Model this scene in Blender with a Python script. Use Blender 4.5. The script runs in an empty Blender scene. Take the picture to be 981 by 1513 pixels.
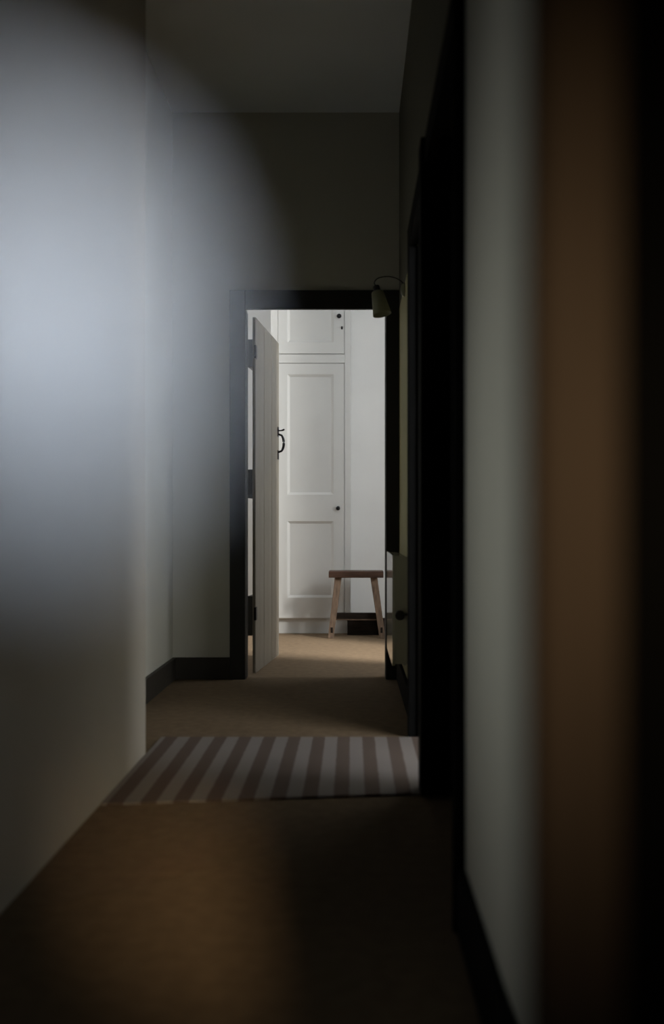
import bpy, bmesh, math
from mathutils import Vector, Matrix

C = bpy.context.scene.collection
S = bpy.context.scene

# ------------------------------------------------------------------ camera
H = 0.80                       # lens height above the floor
FPX = 1470.0                   # focal length in pixels of the 981 x 1513 frame
cam = bpy.data.cameras.new('camera')
cam.sensor_fit = 'AUTO'
cam.sensor_width = 36.0
cam.lens = FPX / 1513.0 * 36.0
cam.shift_x = -29.5 / 1513.0
cam.shift_y = 23.5 / 1513.0
cam.clip_start = 0.01
cam.clip_end = 60
cam.dof.use_dof = True
cam.dof.focus_distance = 6.2
cam.dof.aperture_fstop = cam.lens / 20.0
cam_o = bpy.data.objects.new('camera', cam)
C.objects.link(cam_o)
cam_o.location = (0, 0, H)
cam_o.rotation_euler = (math.pi / 2, 0, 0)
S.camera = cam_o

# ------------------------------------------------------------------ exposure, world
S.view_settings.view_transform = 'Standard'
S.view_settings.look = 'None'
S.view_settings.gamma = 1.0
S.view_settings.exposure = 0.0
S.view_settings.use_curve_mapping = False
S.cycles.diffuse_bounces = 6
S.cycles.max_bounces = 12
w = bpy.data.worlds.new('sky')
S.world = w
w.use_nodes = True
bg = w.node_tree.nodes['Background']
bg.inputs[0].default_value = (0.62, 0.72, 0.85, 1)
bg.inputs[1].default_value = 0.25


def area(name, loc, to, sx, sy, watts, col, spread=180):
    l = bpy.data.lights.new(name, 'AREA')
    l.shape = 'RECTANGLE'
    l.size, l.size_y = sx, sy
    l.energy = watts
    l.color = col
    l.spread = math.radians(spread)
    o = bpy.data.objects.new(name, l)
    C.objects.link(o)
    o.location = loc
    d = Vector(to) - Vector(loc)
    o.rotation_euler = d.to_track_quat('-Z', 'Y').to_euler()
    return o


# daylight outside the window of the far room, of the room on the right, of the corridor
area('far_room_daylight', (2.6, 4.86, 2.15), (0.0, 6.0, 0.4), 0.25, 1.2, 270, (1.0, 0.97, 0.92))
area('far_room_skylight', (1.30, 5.70, 2.1), (0.0, 6.6, 0.9), 0.5, 1.25, 12.5, (0.84, 0.92, 1.0))
area('side_room_daylight', (2.03, 2.47, 1.5), (-0.7, 3.3, 0.9), 0.85, 1.2, 42, (0.95, 0.98, 1.0))
area('side_room_fill_south', (1.55, 1.44, 1.05), (-0.85, 5.27, 1.0), 0.9, 0.9, 72, (0.97, 0.98, 0.96))  # added through a second, unseen window to brighten the left of the end wall
area('corridor_daylight', (-0.93, 1.52, 0.92), (0.3, 1.52, 0.86), 0.7, 0.8, 0.62, (0.98, 1.0, 0.92), 72)
area('knob_fill', (0.75, -1.2, 1.15), (-0.02, 0.065, 0.815), 0.3, 0.3, 0.34, (0.72, 0.84, 1.0), 16)  # added narrow light aimed at the knob, no window stands behind it
area('rear_warm_fill', (0.25, -0.7, 1.25), (-0.31, 2.45, 0.0), 0.14, 0.14, 0.70, (1.0, 0.74, 0.44), 16)  # added warm fill for the near casing and carpet, no fixture


# ------------------------------------------------------------------ materials
def mat(name, col, rough=0.6, var=0.06, scale=8.0, bump=0.0, bscale=60.0, metal=0.0, spec=0.5, stretch=None):
    m = bpy.data.materials.new(name)
    m.use_nodes = True
    nt = m.node_tree
    b = nt.nodes['Principled BSDF']
    b.inputs['Roughness'].default_value = rough
    b.inputs['Metallic'].default_value = metal
    b.inputs['Specular IOR Level'].default_value = spec
    tc = nt.nodes.new('ShaderNodeTexCoord')
    mp = nt.nodes.new('ShaderNodeMapping')
    if stretch:
        mp.inputs['Scale'].default_value = stretch
    nt.links.new(tc.outputs['Object'], mp.inputs[0])
    n = nt.nodes.new('ShaderNodeTexNoise')
    n.inputs['Scale'].default_value = scale
    n.inputs['Detail'].default_value = 5
    nt.links.new(mp.outputs[0], n.inputs['Vector'])
    r = nt.nodes.new('ShaderNodeValToRGB')
    r.color_ramp.elements[0].position = 0.3
    r.color_ramp.elements[1].position = 0.7
    r.color_ramp.elements[0].color = tuple(c * (1 - var) for c in col) + (1,)
    r.color_ramp.elements[1].color = tuple(min(1, c * (1 + var)) for c in col) + (1,)
    nt.links.new(n.outputs['Fac'], r.inputs[0])
    nt.links.new(r.outputs[0], b.inputs['Base Color'])
    if bump:
        n2 = nt.nodes.new('ShaderNodeTexNoise')
        n2.inputs['Scale'].default_value = bscale
        n2.inputs['Detail'].default_value = 4
        nt.links.new(mp.outputs[0], n2.inputs['Vector'])
        bp = nt.nodes.new('ShaderNodeBump')
        bp.inputs['Strength'].default_value = bump
        bp.inputs['Distance'].default_value = 0.003
        nt.links.new(n2.outputs['Fac'], bp.inputs['Height'])
        nt.links.new(bp.outputs[0], b.inputs['Normal'])
    return m


def rug_mat():
    m = bpy.data.materials.new('striped_weave')
    m.use_nodes = True
    nt = m.node_tree
    b = nt.nodes['Principled BSDF']
    b.inputs['Roughness'].default_value = 0.95
    b.inputs['Specular IOR Level'].default_value = 0.1
    tc = nt.nodes.new('ShaderNodeTexCoord')
    sx = nt.nodes.new('ShaderNodeSeparateXYZ')
    nt.links.new(tc.outputs['Object'], sx.inputs[0])
    ns = nt.nodes.new('ShaderNodeTexNoise')
    ns.inputs['Scale'].default_value = 30
    nt.links.new(tc.outputs['Object'], ns.inputs['Vector'])

    def mth(op, a, v, clamp=False):
        n = nt.nodes.new('ShaderNodeMath')
        n.operation = op
        n.use_clamp = clamp
        nt.links.new(a, n.inputs[0])
        if isinstance(v, (int, float)):
            n.inputs[1].default_value = v
        else:
            nt.links.new(v, n.inputs[1])
        return n.outputs[0]
    wob = mth('MULTIPLY', mth('SUBTRACT', ns.outputs['Fac'], 0.5), 0.006)
    xx = mth('ADD', sx.outputs['X'], wob)
    s = mth('SINE', mth('MULTIPLY', mth('SUBTRACT', xx, RUG_PHASE), 2 * math.pi / RUG_PERIOD), 0)
    f = mth('ADD', mth('MULTIPLY', s, 5.0), 0.5, True)
    mx = nt.nodes.new('ShaderNodeMix')
    mx.data_type = 'RGBA'
    nt.links.new(f, mx.inputs['Factor'])
    mx.inputs[6].default_value = (0.10, 0.076, 0.064, 1)
    mx.inputs[7].default_value = (0.19, 0.168, 0.158, 1)
    nt.links.new(mx.outputs[2], b.inputs['Base Color'])
    n2 = nt.nodes.new('ShaderNodeTexNoise')
    n2.inputs['Scale'].default_value = 260
    nt.links.new(tc.outputs['Object'], n2.inputs['Vector'])
    bp = nt.nodes.new('ShaderNodeBump')
    bp.inputs['Strength'].default_value = 0.4
    bp.inputs['Distance'].default_value = 0.002
    nt.links.new(n2.outputs['Fac'], bp.inputs['Height'])
    nt.links.new(bp.outputs[0], b.inputs['Normal'])
    return m


RUG_PERIOD = 0.093
RUG_PHASE = -0.008

M = dict(
    wall=mat('pale_plaster', (0.50, 0.49, 0.43), 0.85, 0.03, 3, 0.15, 40),
    left_wall=mat('beige_plaster', (0.42, 0.385, 0.325), 0.85, 0.03, 3, 0.1, 40),
    shaded_wall=mat('shaded_plaster', (0.12, 0.117, 0.09), 0.85, 0.03, 3, 0.1, 40),  # same wall paint, with the shade up there put into the colour
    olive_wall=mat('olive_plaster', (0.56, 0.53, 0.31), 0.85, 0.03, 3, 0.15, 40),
    white_wall=mat('white_plaster', (0.86, 0.86, 0.85), 0.8, 0.02, 3, 0.1, 40),
    ceiling=mat('ceiling_plaster', (0.74, 0.77, 0.81), 0.9, 0.03, 2),
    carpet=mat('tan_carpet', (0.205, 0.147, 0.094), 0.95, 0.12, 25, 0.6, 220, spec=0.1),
    shaded_carpet=mat('shaded_tan_carpet', (0.145, 0.103, 0.064), 0.95, 0.12, 25, 0.6, 220, spec=0.1),  # the tan carpet darkened, corridor shade put into its colour
    unlit_black=mat('unlit_black_paint', (0.0008, 0.0008, 0.0008), 0.9, 0.2, 6, spec=0.0),  # black deepened beyond the paint so the near post reads as unlit
    black=mat('black_paint', (0.004, 0.004, 0.004), 0.8, 0.2, 6, spec=0.05),
    frame=mat('charcoal_paint', (0.022, 0.021, 0.02), 0.5, 0.15, 6, spec=0.3),
    skirt=mat('brown_black_paint', (0.035, 0.03, 0.024), 0.55, 0.15, 6, spec=0.3),
    cabinet=mat('white_gloss_paint', (0.70, 0.70, 0.68), 0.45, 0.02, 5, 0.05, 20),
    leaf=mat('taupe_paint', (0.27, 0.24, 0.19), 0.55, 0.08, 9, 0.25, 30, stretch=(6, 6, 0.6)),
    leaf_dark=mat('dark_taupe_paint', (0.05, 0.047, 0.043), 0.55, 0.08, 9),
    iron=mat('black_iron', (0.015, 0.015, 0.016), 0.4, 0.2, 40, 0.2, 90, metal=0.6),
    seat=mat('reddish_brown_wood', (0.06, 0.027, 0.015), 0.5, 0.35, 10, 0.2, 40, stretch=(1, 8, 8)),
    leg=mat('worn_pale_wood', (0.18, 0.12, 0.08), 0.65, 0.4, 14, 0.3, 40, stretch=(6, 6, 0.8)),
    dark_wood=mat('dark_brown_wood', (0.022, 0.016, 0.012), 0.8, 0.3, 12, spec=0.15, stretch=(1, 8, 8)),
    radiator=mat('grey_gloss_enamel', (0.42, 0.42, 0.36), 0.12, 0.03, 5),
    valve=mat('dark_valve_metal', (0.035, 0.035, 0.034), 0.35, 0.1, 20, metal=0.4),
    shade=mat('olive_enamel', (0.23, 0.235, 0.155), 0.4, 0.06, 12),
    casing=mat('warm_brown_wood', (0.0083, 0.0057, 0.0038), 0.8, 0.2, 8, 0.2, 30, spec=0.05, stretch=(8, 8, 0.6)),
    china=mat('white_china', (0.86, 0.88, 0.9), 0.6, 0.02, 8),
)


# ------------------------------------------------------------------ shape helpers
def obj(name, bm, m, parent=None, smooth=False, bevel=0.0):
    if bevel:
        bmesh.ops.bevel(bm, geom=list(bm.edges), offset=bevel, segments=2, profile=0.6, affect='EDGES')
    bmesh.ops.recalc_face_normals(bm, faces=bm.faces)
    me = bpy.data.meshes.new(name)
    bm.to_mesh(me)
    bm.free()
    me.materials.append(m)
    for p in me.polygons:
        p.use_smooth = smooth
    o = bpy.data.objects.new(name, me)
    C.objects.link(o)
    if parent is not None:
        o.parent = parent
    return o


def bx(bm, x0, x1, y0, y1, z0, z1):
    v = [bm.verts.new(p) for p in ((x0, y0, z0), (x1, y0, z0), (x1, y1, z0), (x0, y1, z0),
                                   (x0, y0, z1), (x1, y0, z1), (x1, y1, z1), (x0, y1, z1))]
    for f in ((0, 3, 2, 1), (4, 5, 6, 7), (0, 1, 5, 4), (1, 2, 6, 5), (2, 3, 7, 6), (3, 0, 4, 7)):
        bm.faces.new([v[i] for i in f])
    return v


def box(name, x0, x1, y0, y1, z0, z1, m, parent=None, bevel=0.0):
    bm = bmesh.new()
    bx(bm, x0, x1, y0, y1, z0, z1)
    return obj(name, bm, m, parent, bevel=bevel)


def boxes(name, lst, m, parent=None, bevel=0.0):
    bm = bmesh.new()
    for b in lst:
        bx(bm, *b)
    return obj(name, bm, m, parent, bevel=bevel)


def post(bm, a, b, wa, da, wb, db):
    """four-sided bar from a to b, width x depth at both ends"""
    v = []
    for p, ww, dd in ((a, wa, da), (b, wb, db)):
        v.append([bm.verts.new((p[0] + sx * ww / 2, p[1] + sy * dd / 2, p[2]))
                  for sx, sy in ((-1, -1), (1, -1), (1, 1), (-1, 1))])
    for i in range(4):
        j = (i + 1) % 4
        bm.faces.new((v[0][i], v[0][j], v[1][j], v[1][i]))
    bm.faces.new(v[0][::-1])
    bm.faces.new(v[1])


def lathe(bm, prof, origin=(0, 0, 0), axis=(0, 0, 1), n=32, cap=True):
    """revolve (radius, height) points about axis through origin"""
    q = Vector(axis).normalized().to_track_quat('Z', 'Y')
    o = Vector(origin)
    rings = []
    for r, h in prof:
        rings.append([bm.verts.new(o + q @ Vector((r * math.cos(2 * math.pi * k / n), r * math.sin(2 * math.pi * k / n), h)))
                      for k in range(n)])
    for a, b in zip(rings, rings[1:]):
        for k in range(n):
            j = (k + 1) % n
            bm.faces.new((a[k], a[j], b[j], b[k]))
    if cap:
        bm.faces.new(rings[0][::-1])
        bm.faces.new(rings[-1])


def tube(bm, pts, r, n=12):
    pts = [Vector(p) for p in pts]
    rings = []
    for i, p in enumerate(pts):
        t = (pts[min(i + 1, len(pts) - 1)] - pts[max(i - 1, 0)]).normalized()
        q = t.to_track_quat('Z', 'Y')
        rr = r[i] if isinstance(r, (list, tuple)) else r
        rings.append([bm.verts.new(p + q @ Vector((rr * math.cos(2 * math.pi * k / n), rr * math.sin(2 * math.pi * k / n), 0)))
                      for k in range(n)])
    for a, b in zip(rings, rings[1:]):
        for k in range(n):
            j = (k + 1) % n
            bm.faces.new((a[k], a[j], b[j], b[k]))
    bm.faces.new(rings[0][::-1])
    bm.faces.new(rings[-1])


def struct(o, label=None):
    o['kind'] = 'structure'
    if label:
        o['label'] = label
    return o


def thing(name, loc, label, cat, group=None, rz=0.0):
    o = bpy.data.objects.new(name, None)
    o.empty_display_size = 0.1
    C.objects.link(o)
    o.location = loc
    o.rotation_euler = (0, 0, rz)
    o['label'] = label
    o['category'] = cat
    if group:
        o['group'] = group
    return o


# ------------------------------------------------------------------ the setting
CEIL = 3.0
struct(box('floor', -2.2, 3.2, -1.7, 5.32, -0.1, 0.0, M['shaded_carpet']), 'carpeted floor of the corridor, colour darkened for shade')
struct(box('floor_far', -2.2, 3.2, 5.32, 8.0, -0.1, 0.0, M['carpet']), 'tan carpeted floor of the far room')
struct(box('ceiling', -2.2, 3.2, -1.7, 8.0, CEIL, CEIL + 0.1, M['ceiling']), 'pale plaster ceiling')

# left wall of the corridor (a window at y 1.15 .. 1.9, beside the lens, out of the frame)
XL = -0.728
struct(boxes('wall_left', [(XL - 0.222, XL, -1.6, 1.15, 0, CEIL), (XL - 0.222, XL, 1.9, 3.51, 0, CEIL),
                           (XL - 0.222, XL, 1.15, 1.9, 0, 0.45), (XL - 0.222, XL, 1.15, 1.9, 1.45, CEIL)], M['left_wall']),
       'pale plaster wall on the left ending in a lit corner')
struct(boxes('window_1', [(XL - 0.2, XL - 0.16, 1.15, 1.2, 0.45, 1.45), (XL - 0.2, XL - 0.16, 1.85, 1.9, 0.45, 1.45),
                          (XL - 0.2, XL - 0.16, 1.2, 1.85, 0.45, 0.5), (XL - 0.2, XL - 0.16, 1.2, 1.85, 1.4, 1.45)], M['cabinet']),
       'white window frame in the left corridor wall')
struct(box('wall_left_recess', -1.05, -0.95, 3.40, 5.27, 0, CEIL, M['wall']), 'pale plaster wall of the recess past the left corner')
struct(box('baseboard_left_recess', -0.95, -0.93, 3.51, 5.25, 0, 0.115, M['skirt'], bevel=0.004))

# end wall with the doorway
YE = 5.27
DX0, DX1, DH = -0.563, 0.179, 1.954
struct(boxes('wall_end', [(-2.0, DX0, YE, YE + 0.1, 0, CEIL), (DX1, 1.35, YE, YE + 0.1, 0, CEIL),
                          (DX0, DX1, YE, YE + 0.1, DH + 0.04, CEIL)], M['wall']), 'pale plaster end wall of the corridor around the doorway')
struct(box('baseboard_end', -0.95, DX0 - 0.083, YE - 0.02, YE, 0, 0.115, M['skirt'], bevel=0.004), 'dark painted skirting left of the far doorway')
fr = struct(boxes('trim_1', [(DX0 - 0.082, DX0, YE - 0.025, YE, 0, DH + 0.1), (DX0, DX1, YE - 0.025, YE, DH, DH + 0.1),
                             (DX1, 0.249, YE - 0.025, YE, 0, DH + 0.1)], M['frame'], bevel=0.003), 'charcoal painted casing around the far doorway')
struct(boxes('door_1_jamb', [(DX0 - 0.012, DX0 + 0.002, YE, YE + 0.1, 0, DH), (DX1 - 0.002, DX1 + 0.012, YE, YE + 0.1, 0, DH),
                             (DX0, DX1, YE, YE + 0.1, DH + 0.036, DH + 0.042)], M['frame']), 'charcoal painted lining of the far doorway')

# right wall of the corridor
XR = 0.25
struct(box('wall_right', 0.224, 1.4, 0.68, 1.97, 0, CEIL, M['wall']), 'pale plaster wall on the near right')
struct(box('wall_right_upper', XR, 0.45, 1.97, 3.79, 1.955, CEIL, M['shaded_wall']), 'plaster darkened for shade above the two right hand doorways')
struct(box('wall_right_back', 0.42, 0.45, 1.97, 2.94, 0, 1.955, M['wall']))
struct(box('wall_right_middle', 0.225, 0.45, 2.95, 3.04, 0.009, 1.955, M['wall']))
struct(box('wall_right_far', XR, 0.45, 3.80, YE, 0, 1.957, M['olive_wall']), 'olive plaster wall behind the radiator')
struct(box('wall_right_far_upper', XR, 0.45, 3.79, YE, 1.957, CEIL, M['shaded_wall']), 'plaster darkened for shade above the radiator wall')
struct(boxes('baseboard_right', [(0.206, 0.224, 0.68, 1.965, 0, 0.13)], M['black'], bevel=0.004), 'black skirting along the near right wall')
struct(boxes('trim_2', [(0.204, 0.40, 2.94, 2.955, 0.009, 1.955), (0.204, 0.228, 2.955, 3.05, 0.009, 1.955), (0.228, 0.46, 3.035, 3.05, 0.009, 1.88)],
             M['black']), 'black painted door post standing between the two right hand doorways')
struct(boxes('trim_3', [(0.215, XR, 1.975, 3.87, 1.875, 1.957)], M['black'], bevel=0.003), 'black painted head casing running over the right hand doorways')
struct(boxes('trim_4', [(0.215, XR, 3.785, 3.87, 0, 1.875), (XR, 0.46, 3.775, 3.80, 0, 1.875), (XR, 0.46, 3.05, 3.775, 1.862, 1.955)],
             M['black'], bevel=0.003), 'black painted casing on the far side of the right hand doorway')
struct(boxes('trim_5', [(0.20, 0.40, 1.962, 1.985, 0, 1.875)], M['black'], bevel=0.003), 'black casing on the end of the near right wall')
struct(box('baseboard_right_far', 0.234, XR, 3.872, 5.243, 0, 0.12, M['black'], bevel=0.003), 'black skirting under the radiator')
# closed dark door in the nearer right-hand doorway: stiles, rails and two panels
d2 = struct(box('door_2', 0.372, 0.398, 1.99, 2.935, 0.01, 1.87, M['black']), 'black panelled door closed in the nearer right hand doorway')
boxes('door_frame', [(0.355, 0.372, 1.99, 2.10, 0.01, 1.87), (0.355, 0.372, 2.825, 2.935, 0.01, 1.87),
                     (0.355, 0.372, 2.10, 2.825, 0.01, 0.2), (0.355, 0.372, 2.10, 2.825, 0.8, 0.95), (0.355, 0.372, 2.10, 2.825, 1.75, 1.87)],
      M['black'], d2, bevel=0.002)

# the room on the right: daylight comes through its window and out of the doorway
struct(boxes('wall_side_room', [(0.45, 1.1, 1.40, 1.5, 0, CEIL), (2.0, 2.1, 1.40, 1.5, 0, CEIL), (1.1, 2.0, 1.40, 1.5, 0, 0.55),
                                (1.1, 2.0, 1.40, 1.5, 1.55, CEIL), (0.45, 2.1, 4.5, 4.6, 0, CEIL),
                                (2.0, 2.1, 2.95, 4.5, 0, CEIL), (2.0, 2.1, 1.5, 2.0, 0, CEIL),
                                (2.0, 2.1, 2.0, 2.95, 0, 0.85), (2.0, 2.1, 2.0, 2.95, 2.15, CEIL)], M['white_wall']), 'white walls of the side room')
for nm, fx in (('window_2', 0), ('added_window', 1)):
    bars = [(2.0, 2.05, 0.85, 2.15), (2.9, 2.95, 0.85, 2.15), (2.05, 2.9, 0.85, 0.9), (2.05, 2.9, 2.1, 2.15)] if not fx else \
           [(1.1, 1.15, 0.55, 1.55), (1.95, 2.0, 0.55, 1.55), (1.15, 1.95, 0.55, 0.6), (1.15, 1.95, 1.5, 1.55)]  # the second frame belongs to the window added for the end wall
    struct(boxes(nm, [(2.06, 2.1, p, q, u, v) if not fx else (p, q, 1.40, 1.43, u, v) for p, q, u, v in bars], M['cabinet']),
           'unseen white window frame of the side room')

# the far room
struct(boxes('wall_far', [(-2.0, 1.35, 7.80, 7.9, 0, CEIL)], M['white_wall']), 'white back wall of the far room')
struct(boxes('wall_far_left', [(-2.1, -2.0, YE, 7.9, 0, CEIL)], M['white_wall']), 'white left wall of the far room')
struct(boxes('wall_far_right', [(1.25, 1.35, 5.99, 7.8, 0, CEIL), (1.25, 1.35, 5.37, 5.43, 0, CEIL),
                                (1.25, 1.35, 5.43, 5.99, 0, 0.7), (1.25, 1.35, 5.43, 5.99, 2.8, CEIL)], M['white_wall']), 'white right wall of the far room')
struct(boxes('wall_far_inner', [(-2.0, DX0 - 0.09, YE + 0.1, YE + 0.11, 0, CEIL), (DX1 + 0.09, 1.25, YE + 0.1, YE + 0.11, 0, CEIL)],
             M['white_wall']), 'white near wall of the far room')

# the space behind the lens
struct(boxes('wall_back', [(-0.95, 1.4, -1.6, -1.5, 0, CEIL), (1.3, 1.4, -1.5, 0.68, 0, CEIL)], M['wall']), 'pale wall behind the lens')

# near doorway: warm brown rounded casing and black post, both out of focus
bm = bmesh.new()
xs0, xs1, yf, yb = 0.0690, 0.1025, 0.38, 0.40
rc = 0.006
prof = [(xs0, yb)] + [(xs0 + rc - rc * math.cos(a), yf + rc - rc * math.sin(a)) for a in [math.pi / 2 * k / 6 for k in range(7)]] + [(xs1, yf), (xs1, yb)]
bot = [bm.verts.new((x, y, 0)) for x, y in prof]
top = [bm.verts.new((x, y, 2.2)) for x, y in prof]
for i in range(len(prof)):
    j = (i + 1) % len(prof)
    bm.faces.new((bot[i], bot[j], top[j], top[i]))
bm.faces.new(bot[::-1])
bm.faces.new(top)
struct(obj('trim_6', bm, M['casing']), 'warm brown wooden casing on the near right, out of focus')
struct(box('trim_7', 0.115, 0.40, 0.49, 0.519, 0, 2.2, M['unlit_black'], bevel=0.004), 'black near door post deepened to look unlit at the right edge, out of focus')
struct(boxes('trim_8', [(0.16, 0.224, 0.52, 0.68, 0, 2.2), (0.115, 0.16, 0.40, 0.489, 0, 2.2), (0.085, 0.115, 0.401, 0.41, 0, 2.2)], M['unlit_black']))

# ------------------------------------------------------------------ far door: taupe planks on three ledges, standing open
HX, HY = -0.523, 5.40
EX, EY = -0.452, 6.18
ang = math.atan2(EY - HY, EX - HX)
LW = math.hypot(EX - HX, EY - HY)
dr = bpy.data.objects.new('door_1', None)
C.objects.link(dr)
dr.location = (HX, HY, 0)
dr.rotation_euler = (0, 0, ang)         # local x runs along the leaf, local y towards its back (left)
dr['kind'] = 'structure'
dr['label'] = 'taupe plank door standing open into the far room'
NP = 6
pw = LW / NP
pm = bmesh.new()
bx(pm, 0.0008, pw - 0.0008, 0.0, 0.018, 0.012, 1.944)
bmesh.ops.bevel(pm, geom=[e for e in pm.edges if abs(e.verts[0].co.z - e.verts[1].co.z) > 1], offset=0.004, segments=1, affect='EDGES')
p0 = obj('plank', pm, M['leaf'], dr)
for i in range(1, NP):
    p = p0.copy()
    C.objects.link(p)
    p.parent = dr
    p.location = (i * pw, 0.0012 * (i % 2), 0)
for k, (z0, z1) in enumerate(((0.214, 0.43), (0.962, 1.118), (1.675, 1.825))):
    box('ledge', 0.004, LW - 0.03, 0.018, 0.045, z0, z1, M['leaf_dark'], dr, bevel=0.003)
for z0 in (0.30, 1.72):
    boxes('hinge', [(-0.012, 0.03, -0.004, 0.0, z0, z0 + 0.07), (-0.016, -0.006, -0.006, 0.006, z0, z0 + 0.07)], M['iron'], dr)
# thumb latch at the free edge
xl = LW - 0.045
lt = boxes('handle', [(xl - 0.02, xl + 0.02, -0.004, 0.0, 1.362, 1.422), (xl - 0.017, xl + 0.017, -0.004, 0.0, 1.222, 1.278)], M['iron'], dr, bevel=0.0012)
bm = bmesh.new()
pts = []
for k in range(15):
    t = k / 14
    zz = 1.378 - 0.112 * t
    yy = -0.034 * (math.sin(math.pi * t) ** 0.34 if 0 < t < 1 else 0.0)
    pts.append((xl, yy - 0.002, zz))
tube(bm, pts, [0.006 + 0.0025 * math.sin(math.pi * k / 14) for k in range(15)], 10)
obj('grip', bm, M['iron'], lt, smooth=True)
bm = bmesh.new()
tube(bm, [(xl, 0, 1.400), (xl, -0.02, 1.400), (xl, -0.032, 1.403), (xl, -0.040, 1.408)], [0.004, 0.004, 0.006, 0.005], 8)
obj('thumb_piece', bm, M['iron'], lt, smooth=True)

# ------------------------------------------------------------------ built-in cupboard of the far room
YC = 7.52


def cx(px):
    return (px - 520) * YC / FPX


def cz(py):
    return H + (780 - py) * YC / FPX


cup = thing('cupboard', (-0.31, YC, 0), 'tall white built-in cupboard with panelled doors behind the stool', 'cupboard')
off = (0.31, -YC, 0)


def cbox(name, x0, x1, y0, y1, z0, z1, m, parent, bevel=0.0):
    return box(name, x0 + 0.31, x1 + 0.31, y0 - YC, y1 - YC, z0, z1, m, parent, bevel)


def cboxes(name, lst, m, parent, bevel=0.0):
    return boxes(name, [(a + 0.31, b + 0.31, c - YC, d - YC, e, f) for a, b, c, d, e, f in lst], m, parent, bevel)


xa, xb = cx(400), cx(518)
da, db = cx(411), cx(508.5)
zt = 2.80
cboxes('carcass', [(xa, xb, YC + 0.02, 7.79, 0.118, CEIL - 0.02)], M['cabinet'], cup)
cboxes('face_frame', [(xa, da - 0.003, YC, YC + 0.02, 0.118, CEIL - 0.02), (db + 0.003, xb, YC, YC + 0.02, 0.118, CEIL - 0.02),
                      (da - 0.003, db + 0.003, YC, YC + 0.02, cz(536.3), cz(523.7)), (da - 0.003, db + 0.003, YC, YC + 0.02, zt + 0.003, CEIL - 0.02)],
       M['cabinet'], cup, bevel=0.0015)
cboxes('plinth', [(xa, xb, YC + 0.035, 7.79, 0.0, 0.1175)], M['cabinet'], cup)


def panel_door(x0, x1, z0, z1, panels):
    """a slab with sunk panels whose four sides slope inwards"""
    yf, yb, dep, bv = YC - 0.002, YC + 0.019, 0.016, 0.019
    bm = bmesh.new()
    X = [x0, panels[0][0], panels[0][1], x1]
    Z = [z0]
    for p in panels:
        Z += [p[2], p[3]]
    Z.append(z1)
    g = [[bm.verts.new((x + 0.31, yf - YC, z)) for x in X] for z in Z]
    for r in range(len(Z) - 1):
        for c in range(3):
            if c == 1 and r % 2 == 1:
                px0, px1, pz0, pz1 = X[1], X[2], Z[r], Z[r + 1]
                inn = [bm.verts.new((x + 0.31, yf + dep - YC, z)) for x, z in
                       ((px0 + bv, pz0 + bv), (px1 - bv, pz0 + bv), (px1 - bv, pz1 - bv), (px0 + bv, pz1 - bv))]
                out = [g[r][1], g[r][2], g[r + 1][2], g[r + 1][1]]
                for k in range(4):
                    j = (k + 1) % 4
                    bm.faces.new((out[k], out[j], inn[j], inn[k]))
                bm.faces.new(inn)
            else:
                bm.faces.new((g[r][c], g[r][c + 1], g[r + 1][c + 1], g[r + 1][c]))
    # sides and back
    bk = [bm.verts.new((x + 0.31, yb - YC, z)) for x, z in ((x0, z0), (x1, z0), (x1, z1), (x0, z1))]
    nz = len(Z) - 1
    bm.faces.new(bk[::-1])
    bm.faces.new([g[0][c] for c in range(4)][::-1] + [bk[0], bk[1]])
    bm.faces.new([g[nz][c] for c in range(4)] + [bk[2], bk[3]])
    bm.faces.new([g[r][3] for r in range(nz + 1)][::-1] + [bk[1], bk[2]])
    bm.faces.new([g[r][0] for r in range(nz + 1)] + [bk[3], bk[0]])
    return obj('door', bm, M['cabinet'], cup)


pxa, pxb = cx(424.5), cx(493)
low = panel_door(da, db, 0.1185, cz(537.5), [(pxa, pxb, cz(883), cz(770)), (pxa, pxb, cz(731), cz(553))])
upp = panel_door(da, db, cz(522.5), zt, [(pxa, pxb, cz(506), zt - 0.11)])


def knob(px, py, r, parent):
    bm = bmesh.new()
    o = (cx(px) + 0.31, -0.002, cz(py))
    lathe(bm, [(r * 0.45, 0), (r * 0.4, r * 0.7), (r * 0.8, r * 0.95), (r, r * 1.4), (r * 0.85, r * 1.85), (r * 0.4, r * 2.1), (0.0005, r * 2.15)], o, (0, -1, 0), 20)
    return obj('knob', bm, M['iron'], parent, smooth=True)


knob(499.5, 751, 0.0165, low)
knob(501, 468, 0.018, upp)
bm = bmesh.new()
o = (cx(505.3) + 0.31, -0.002, cz(484.5))
lathe(bm, [(0.0095, 0), (0.009, 0.006), (0.004, 0.009), (0.004, 0.018)], o, (0, -1, 0), 16)
bmesh.ops.scale(bm, vec=(0.8, 1, 1.35), verts=bm.verts, space=Matrix.Translation(-Vector(o)))
obj('latch_button', bm, M['iron'], upp, smooth=True)

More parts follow.
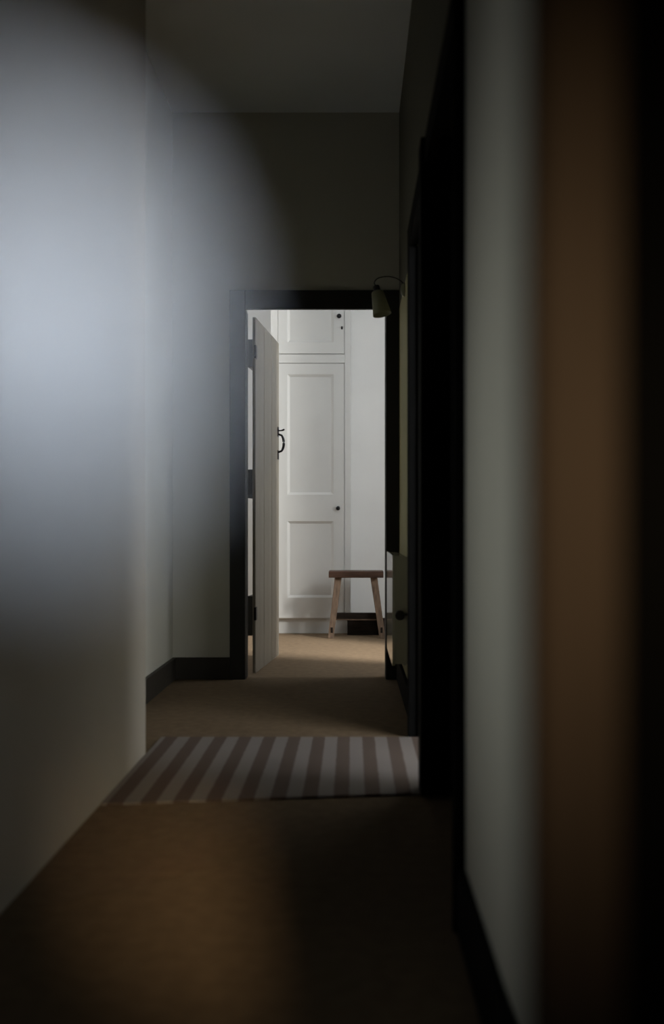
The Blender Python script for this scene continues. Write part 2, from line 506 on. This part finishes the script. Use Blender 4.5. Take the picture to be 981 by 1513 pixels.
# ------------------------------------------------------------------ stool
YS = 7.30
st = thing('stool', (0.03, YS, 0), 'small wooden stool with a reddish brown seat and splayed legs', 'stool')
bm = bmesh.new()
bx(bm, -0.199, 0.199, -0.10, 0.10, 0.4385, 0.4865)
obj('seat', bm, M['seat'], st, bevel=0.006)
legs = []
for sx in (-1, 1):
    for sy in (-1, 1):
        bm = bmesh.new()
        post(bm, (sx * 0.188 + 0.004, sy * 0.085, 0.0), (sx * 0.130, sy * 0.05, 0.4385), 0.042, 0.036, 0.050, 0.04)
        legs.append(obj('leg', bm, M['leg'], st, bevel=0.004))
        # tenon end of the side rail showing on the leg
        if sy == -1:
            z = 0.06
            xx = sx * (0.188 - 0.058 * z / 0.4385) + 0.004
            yy = -0.085 + 0.035 * z / 0.4385 - 0.018
            box('tenon', xx - 0.008, xx + 0.008, yy - 0.004, yy + 0.02, z - 0.02, z + 0.02, M['dark_wood'], legs[-1])


def legx(z):
    return 0.188 - 0.058 * z / 0.4385


z = 0.15
bm = bmesh.new()
bx(bm, -legx(z) + 0.01, legx(z) - 0.005, -0.012, 0.012, 0.132, 0.178)
obj('stretcher', bm, M['dark_wood'], st, bevel=0.003)  # dark colour stands in for the shade on this bar
boxes('stretcher_lit_edge', [(-legx(z) + 0.012, legx(z) - 0.008, -0.016, 0.012, 0.124, 0.131)], M['leg'], st)  # pale strip paints the light along the lower edge
for sx in (-1, 1):
    xx = sx * legx(0.14)
    box('side_rail', xx - 0.011 + 0.003, xx + 0.011 + 0.003, -0.068, 0.068, 0.125, 0.175, M['leg'], st, bevel=0.003)

# ------------------------------------------------------------------ low dark box behind the stool
bt = thing('storage_box', (0.12, 7.46, 0), 'low dark brown box on the carpet behind the stool', 'box')
boxes('body', [(-0.155, 0.155, -0.045, 0.045, 0.0, 0.105)], M['dark_wood'], bt, bevel=0.004)
boxes('lid', [(-0.158, 0.158, -0.048, 0.048, 0.106, 0.122)], M['dark_wood'], bt, bevel=0.003)

# ------------------------------------------------------------------ radiator on the right wall
rd = thing('radiator', (0.234, 4.75, 0), 'grey panel radiator on the right wall before the far doorway', 'radiator')
z0, z1 = 0.186, 0.680
bm = bmesh.new()
# rounded-corner front panel, glossy
import_pts = []
rr = 0.03
ya, yb2 = -0.35, 0.35
for (cy_, cz_, a0) in ((ya + rr, z0 + rr, math.pi), (yb2 - rr, z0 + rr, 1.5 * math.pi), (yb2 - rr, z1 - 0.006, 0), (ya + rr, z1 - 0.006, 0.5 * math.pi)):
    r_ = rr if cz_ < 0.5 else 0.006
    cyy = cy_ if cz_ < 0.5 else (yb2 - 0.006 if a0 == 0 else ya + 0.006)
    for k in range(7):
        a = a0 + k * math.pi / 12
        import_pts.append((cyy + r_ * math.cos(a), cz_ + r_ * math.sin(a)))
for xx0, xx1 in ((-0.055, -0.043),):
    A = [bm.verts.new((xx0, y, zz)) for y, zz in import_pts]
    B = [bm.verts.new((xx1, y, zz)) for y, zz in import_pts]
    for i in range(len(A)):
        j = (i + 1) % len(A)
        bm.faces.new((A[i], A[j], B[j], B[i]))
    bm.faces.new(A)
    bm.faces.new(B[::-1])
obj('front_panel', bm, M['radiator'], rd)
boxes('back_panel', [(-0.004, 0.004, -0.345, 0.345, z0 + 0.005, z1 - 0.005)], M['radiator'], rd, bevel=0.002)
boxes('end_cap', [(-0.0425, 0.0145, -0.352, -0.346, z0 + 0.012, z1 - 0.008)], M['radiator'], rd, bevel=0.0015)
boxes('end_cap', [(-0.0425, 0.0145, 0.346, 0.352, z0 + 0.012, z1 - 0.008)], M['radiator'], rd, bevel=0.0015)
gm = bmesh.new()
bx(gm, -0.0425, -0.0045, -0.346, 0.346, z1 - 0.012, z1 - 0.007)
for k in range(22):
    yy = -0.33 + k * 0.0314
    bx(gm, -0.04, -0.007, yy, yy + 0.018, z1 - 0.007, z1 - 0.004)
obj('top_grille', gm, M['radiator'], rd)
for yy in (-0.25, 0.25):
    boxes('bracket', [(0.004, 0.015, yy - 0.02, yy + 0.02, 0.3, 0.6)], M['valve'], rd)
bm = bmesh.new()
zv = 0.8 - 128 * 4.39 / FPX
lathe(bm, [(0.011, 0), (0.011, 0.018), (0.020, 0.02), (0.0215, 0.03), (0.0215, 0.055), (0.018, 0.062), (0.0005, 0.063)], (-0.024, -0.352, zv), (0, -1, 0), 24)
vv = obj('valve', bm, M['valve'], rd, smooth=False)
bm = bmesh.new()
tube(bm, [(-0.020, -0.362, zv), (0.0, -0.362, zv), (0.0155, -0.362, zv)], 0.0055, 12)
obj('pipe', bm, M['valve'], rd, smooth=True)

# ------------------------------------------------------------------ wall lamp over the doorway corner
YL = 4.70
s = YL / FPX


def lp(px, py, dy=0.0):
    return Vector(((px - 520) * s - 0.25, dy, H + (780 - py) * s - 1.90))


wl = thing('wall_lamp', (0.25, YL, 1.90), 'small olive cone wall lamp on the right wall above the far doorway', 'lamp')
a, b = lp(557.5, 431), lp(564.5, 465.5)
ax = b - a
ax.y = -0.012
Ls = ax.length
bm = bmesh.new()
lathe(bm, [(0.012, -0.004), (0.026, 0.0), (0.0285, 0.004), (0.044, Ls), (0.0425, Ls), (0.027, 0.006), (0.012, 0.002)], a, ax, 36, cap=False)
sh = obj('lamp_shade', bm, M['shade'], wl, smooth=True)
bm = bmesh.new()
lathe(bm, [(0.013, -0.03), (0.016, -0.026), (0.016, -0.004), (0.013, 0.0)], a, ax, 20)
obj('socket', bm, M['valve'], wl, smooth=True)
bm = bmesh.new()
top_ = a - ax.normalized() * 0.028
pts = [top_, lp(553, 418), lp(557, 412), lp(566, 409), lp(578, 409), lp(589, 413), lp(596, 420), Vector((-0.012, 0, lp(597, 426).z))]
# smooth the arm
fine = []
for i in range(len(pts) - 1):
    p_ = pts[max(i - 1, 0)]
    q_ = pts[min(i + 2, len(pts) - 1)]
    for k in range(4):
        t = k / 4
        u, v = pts[i], pts[i + 1]
        fine.append(0.5 * ((2 * u) + (v - p_) * t + (2 * p_ - 5 * u + 4 * v - q_) * t * t + (3 * u - p_ - 3 * v + q_) * t ** 3))
fine.append(pts[-1])
tube(bm, fine, 0.0026, 8)
obj('arm', bm, M['valve'], wl, smooth=True)
bm = bmesh.new()
lathe(bm, [(0.032, 0), (0.032, 0.006), (0.022, 0.016), (0.012, 0.02), (0.0005, 0.021)], (0, 0, lp(597, 428).z), (-1, 0, 0), 24)
obj('wall_plate', bm, M['shade'], wl, smooth=True)
bm = bmesh.new()
lathe(bm, [(0.008, 0.002), (0.011, 0.02), (0.019, 0.045), (0.021, 0.06), (0.015, 0.078), (0.0005, 0.083)], a, ax, 20)
obj('bulb', bm, M['china'], wl, smooth=True)

# ------------------------------------------------------------------ striped rug
bm = bmesh.new()
poly = [(-0.724, 2.86), (0.30, 2.99), (0.30, 3.774), (-0.724, 3.774)]  # near edge cut on a slant to imitate where the daylight ends
lo = [bm.verts.new((x, y, 0.0)) for x, y in poly]
hi = [bm.verts.new((x, y, 0.008)) for x, y in poly]
bm.faces.new(hi)
bm.faces.new(lo[::-1])
for k in range(4):
    bm.faces.new((lo[k], lo[(k + 1) % 4], hi[(k + 1) % 4], hi[k]))
rg = obj('rug', bm, rug_mat(), bevel=0.002)
rg['label'] = 'pale and brown striped rug crossing the corridor floor in daylight'
rg['category'] = 'rug'

# ------------------------------------------------------------------ cabinet added beside the lens; its knob stands in for a bright blur
cb = thing('cabinet', (-0.36, -0.25, 0), 'added dark cabinet beside the lens, its knob standing in for a bright blur', 'cabinet')
boxes('body', [(-0.33, 0.285, -0.45, 0.36, 0.05, 1.4)], M['black'], cb, bevel=0.004)
boxes('door', [(0.285, 0.305, -0.44, 0.365, 0.08, 1.38)], M['black'], cb, bevel=0.003)
boxes('foot', [(-0.3, 0.25, -0.42, 0.34, 0.0, 0.05)], M['black'], cb)
bm = bmesh.new()
kx, ky, kz = -0.0197 + 0.36, 0.065 + 0.25, 0.8128
prof = []
for k in range(21):                       # pear-shaped drop hanging from a short fitting
    t = -math.pi / 2 + math.pi * k / 20
    up = math.sin(t)
    hgt = 0.0108 * up if up > 0 else 0.0130 * up
    prof.append((max(0.0070 * math.cos(t) ** (0.9 if up > 0 else 1.25), 0.0003), hgt))
lathe(bm, prof, (kx, ky, kz), (0, 0, 1), 40)
kb = obj('knob', bm, M['china'], cb, smooth=True)
kb['label'] = 'made-up white drop knob standing in for a bright blur'
bm = bmesh.new()
tube(bm, [(kx, ky, kz + 0.0104), (kx - 0.004, ky, kz + 0.0124), (kx - 0.036, ky, kz + 0.0126)], 0.0012, 10)
obj('pin', bm, M['china'], kb, smooth=True)
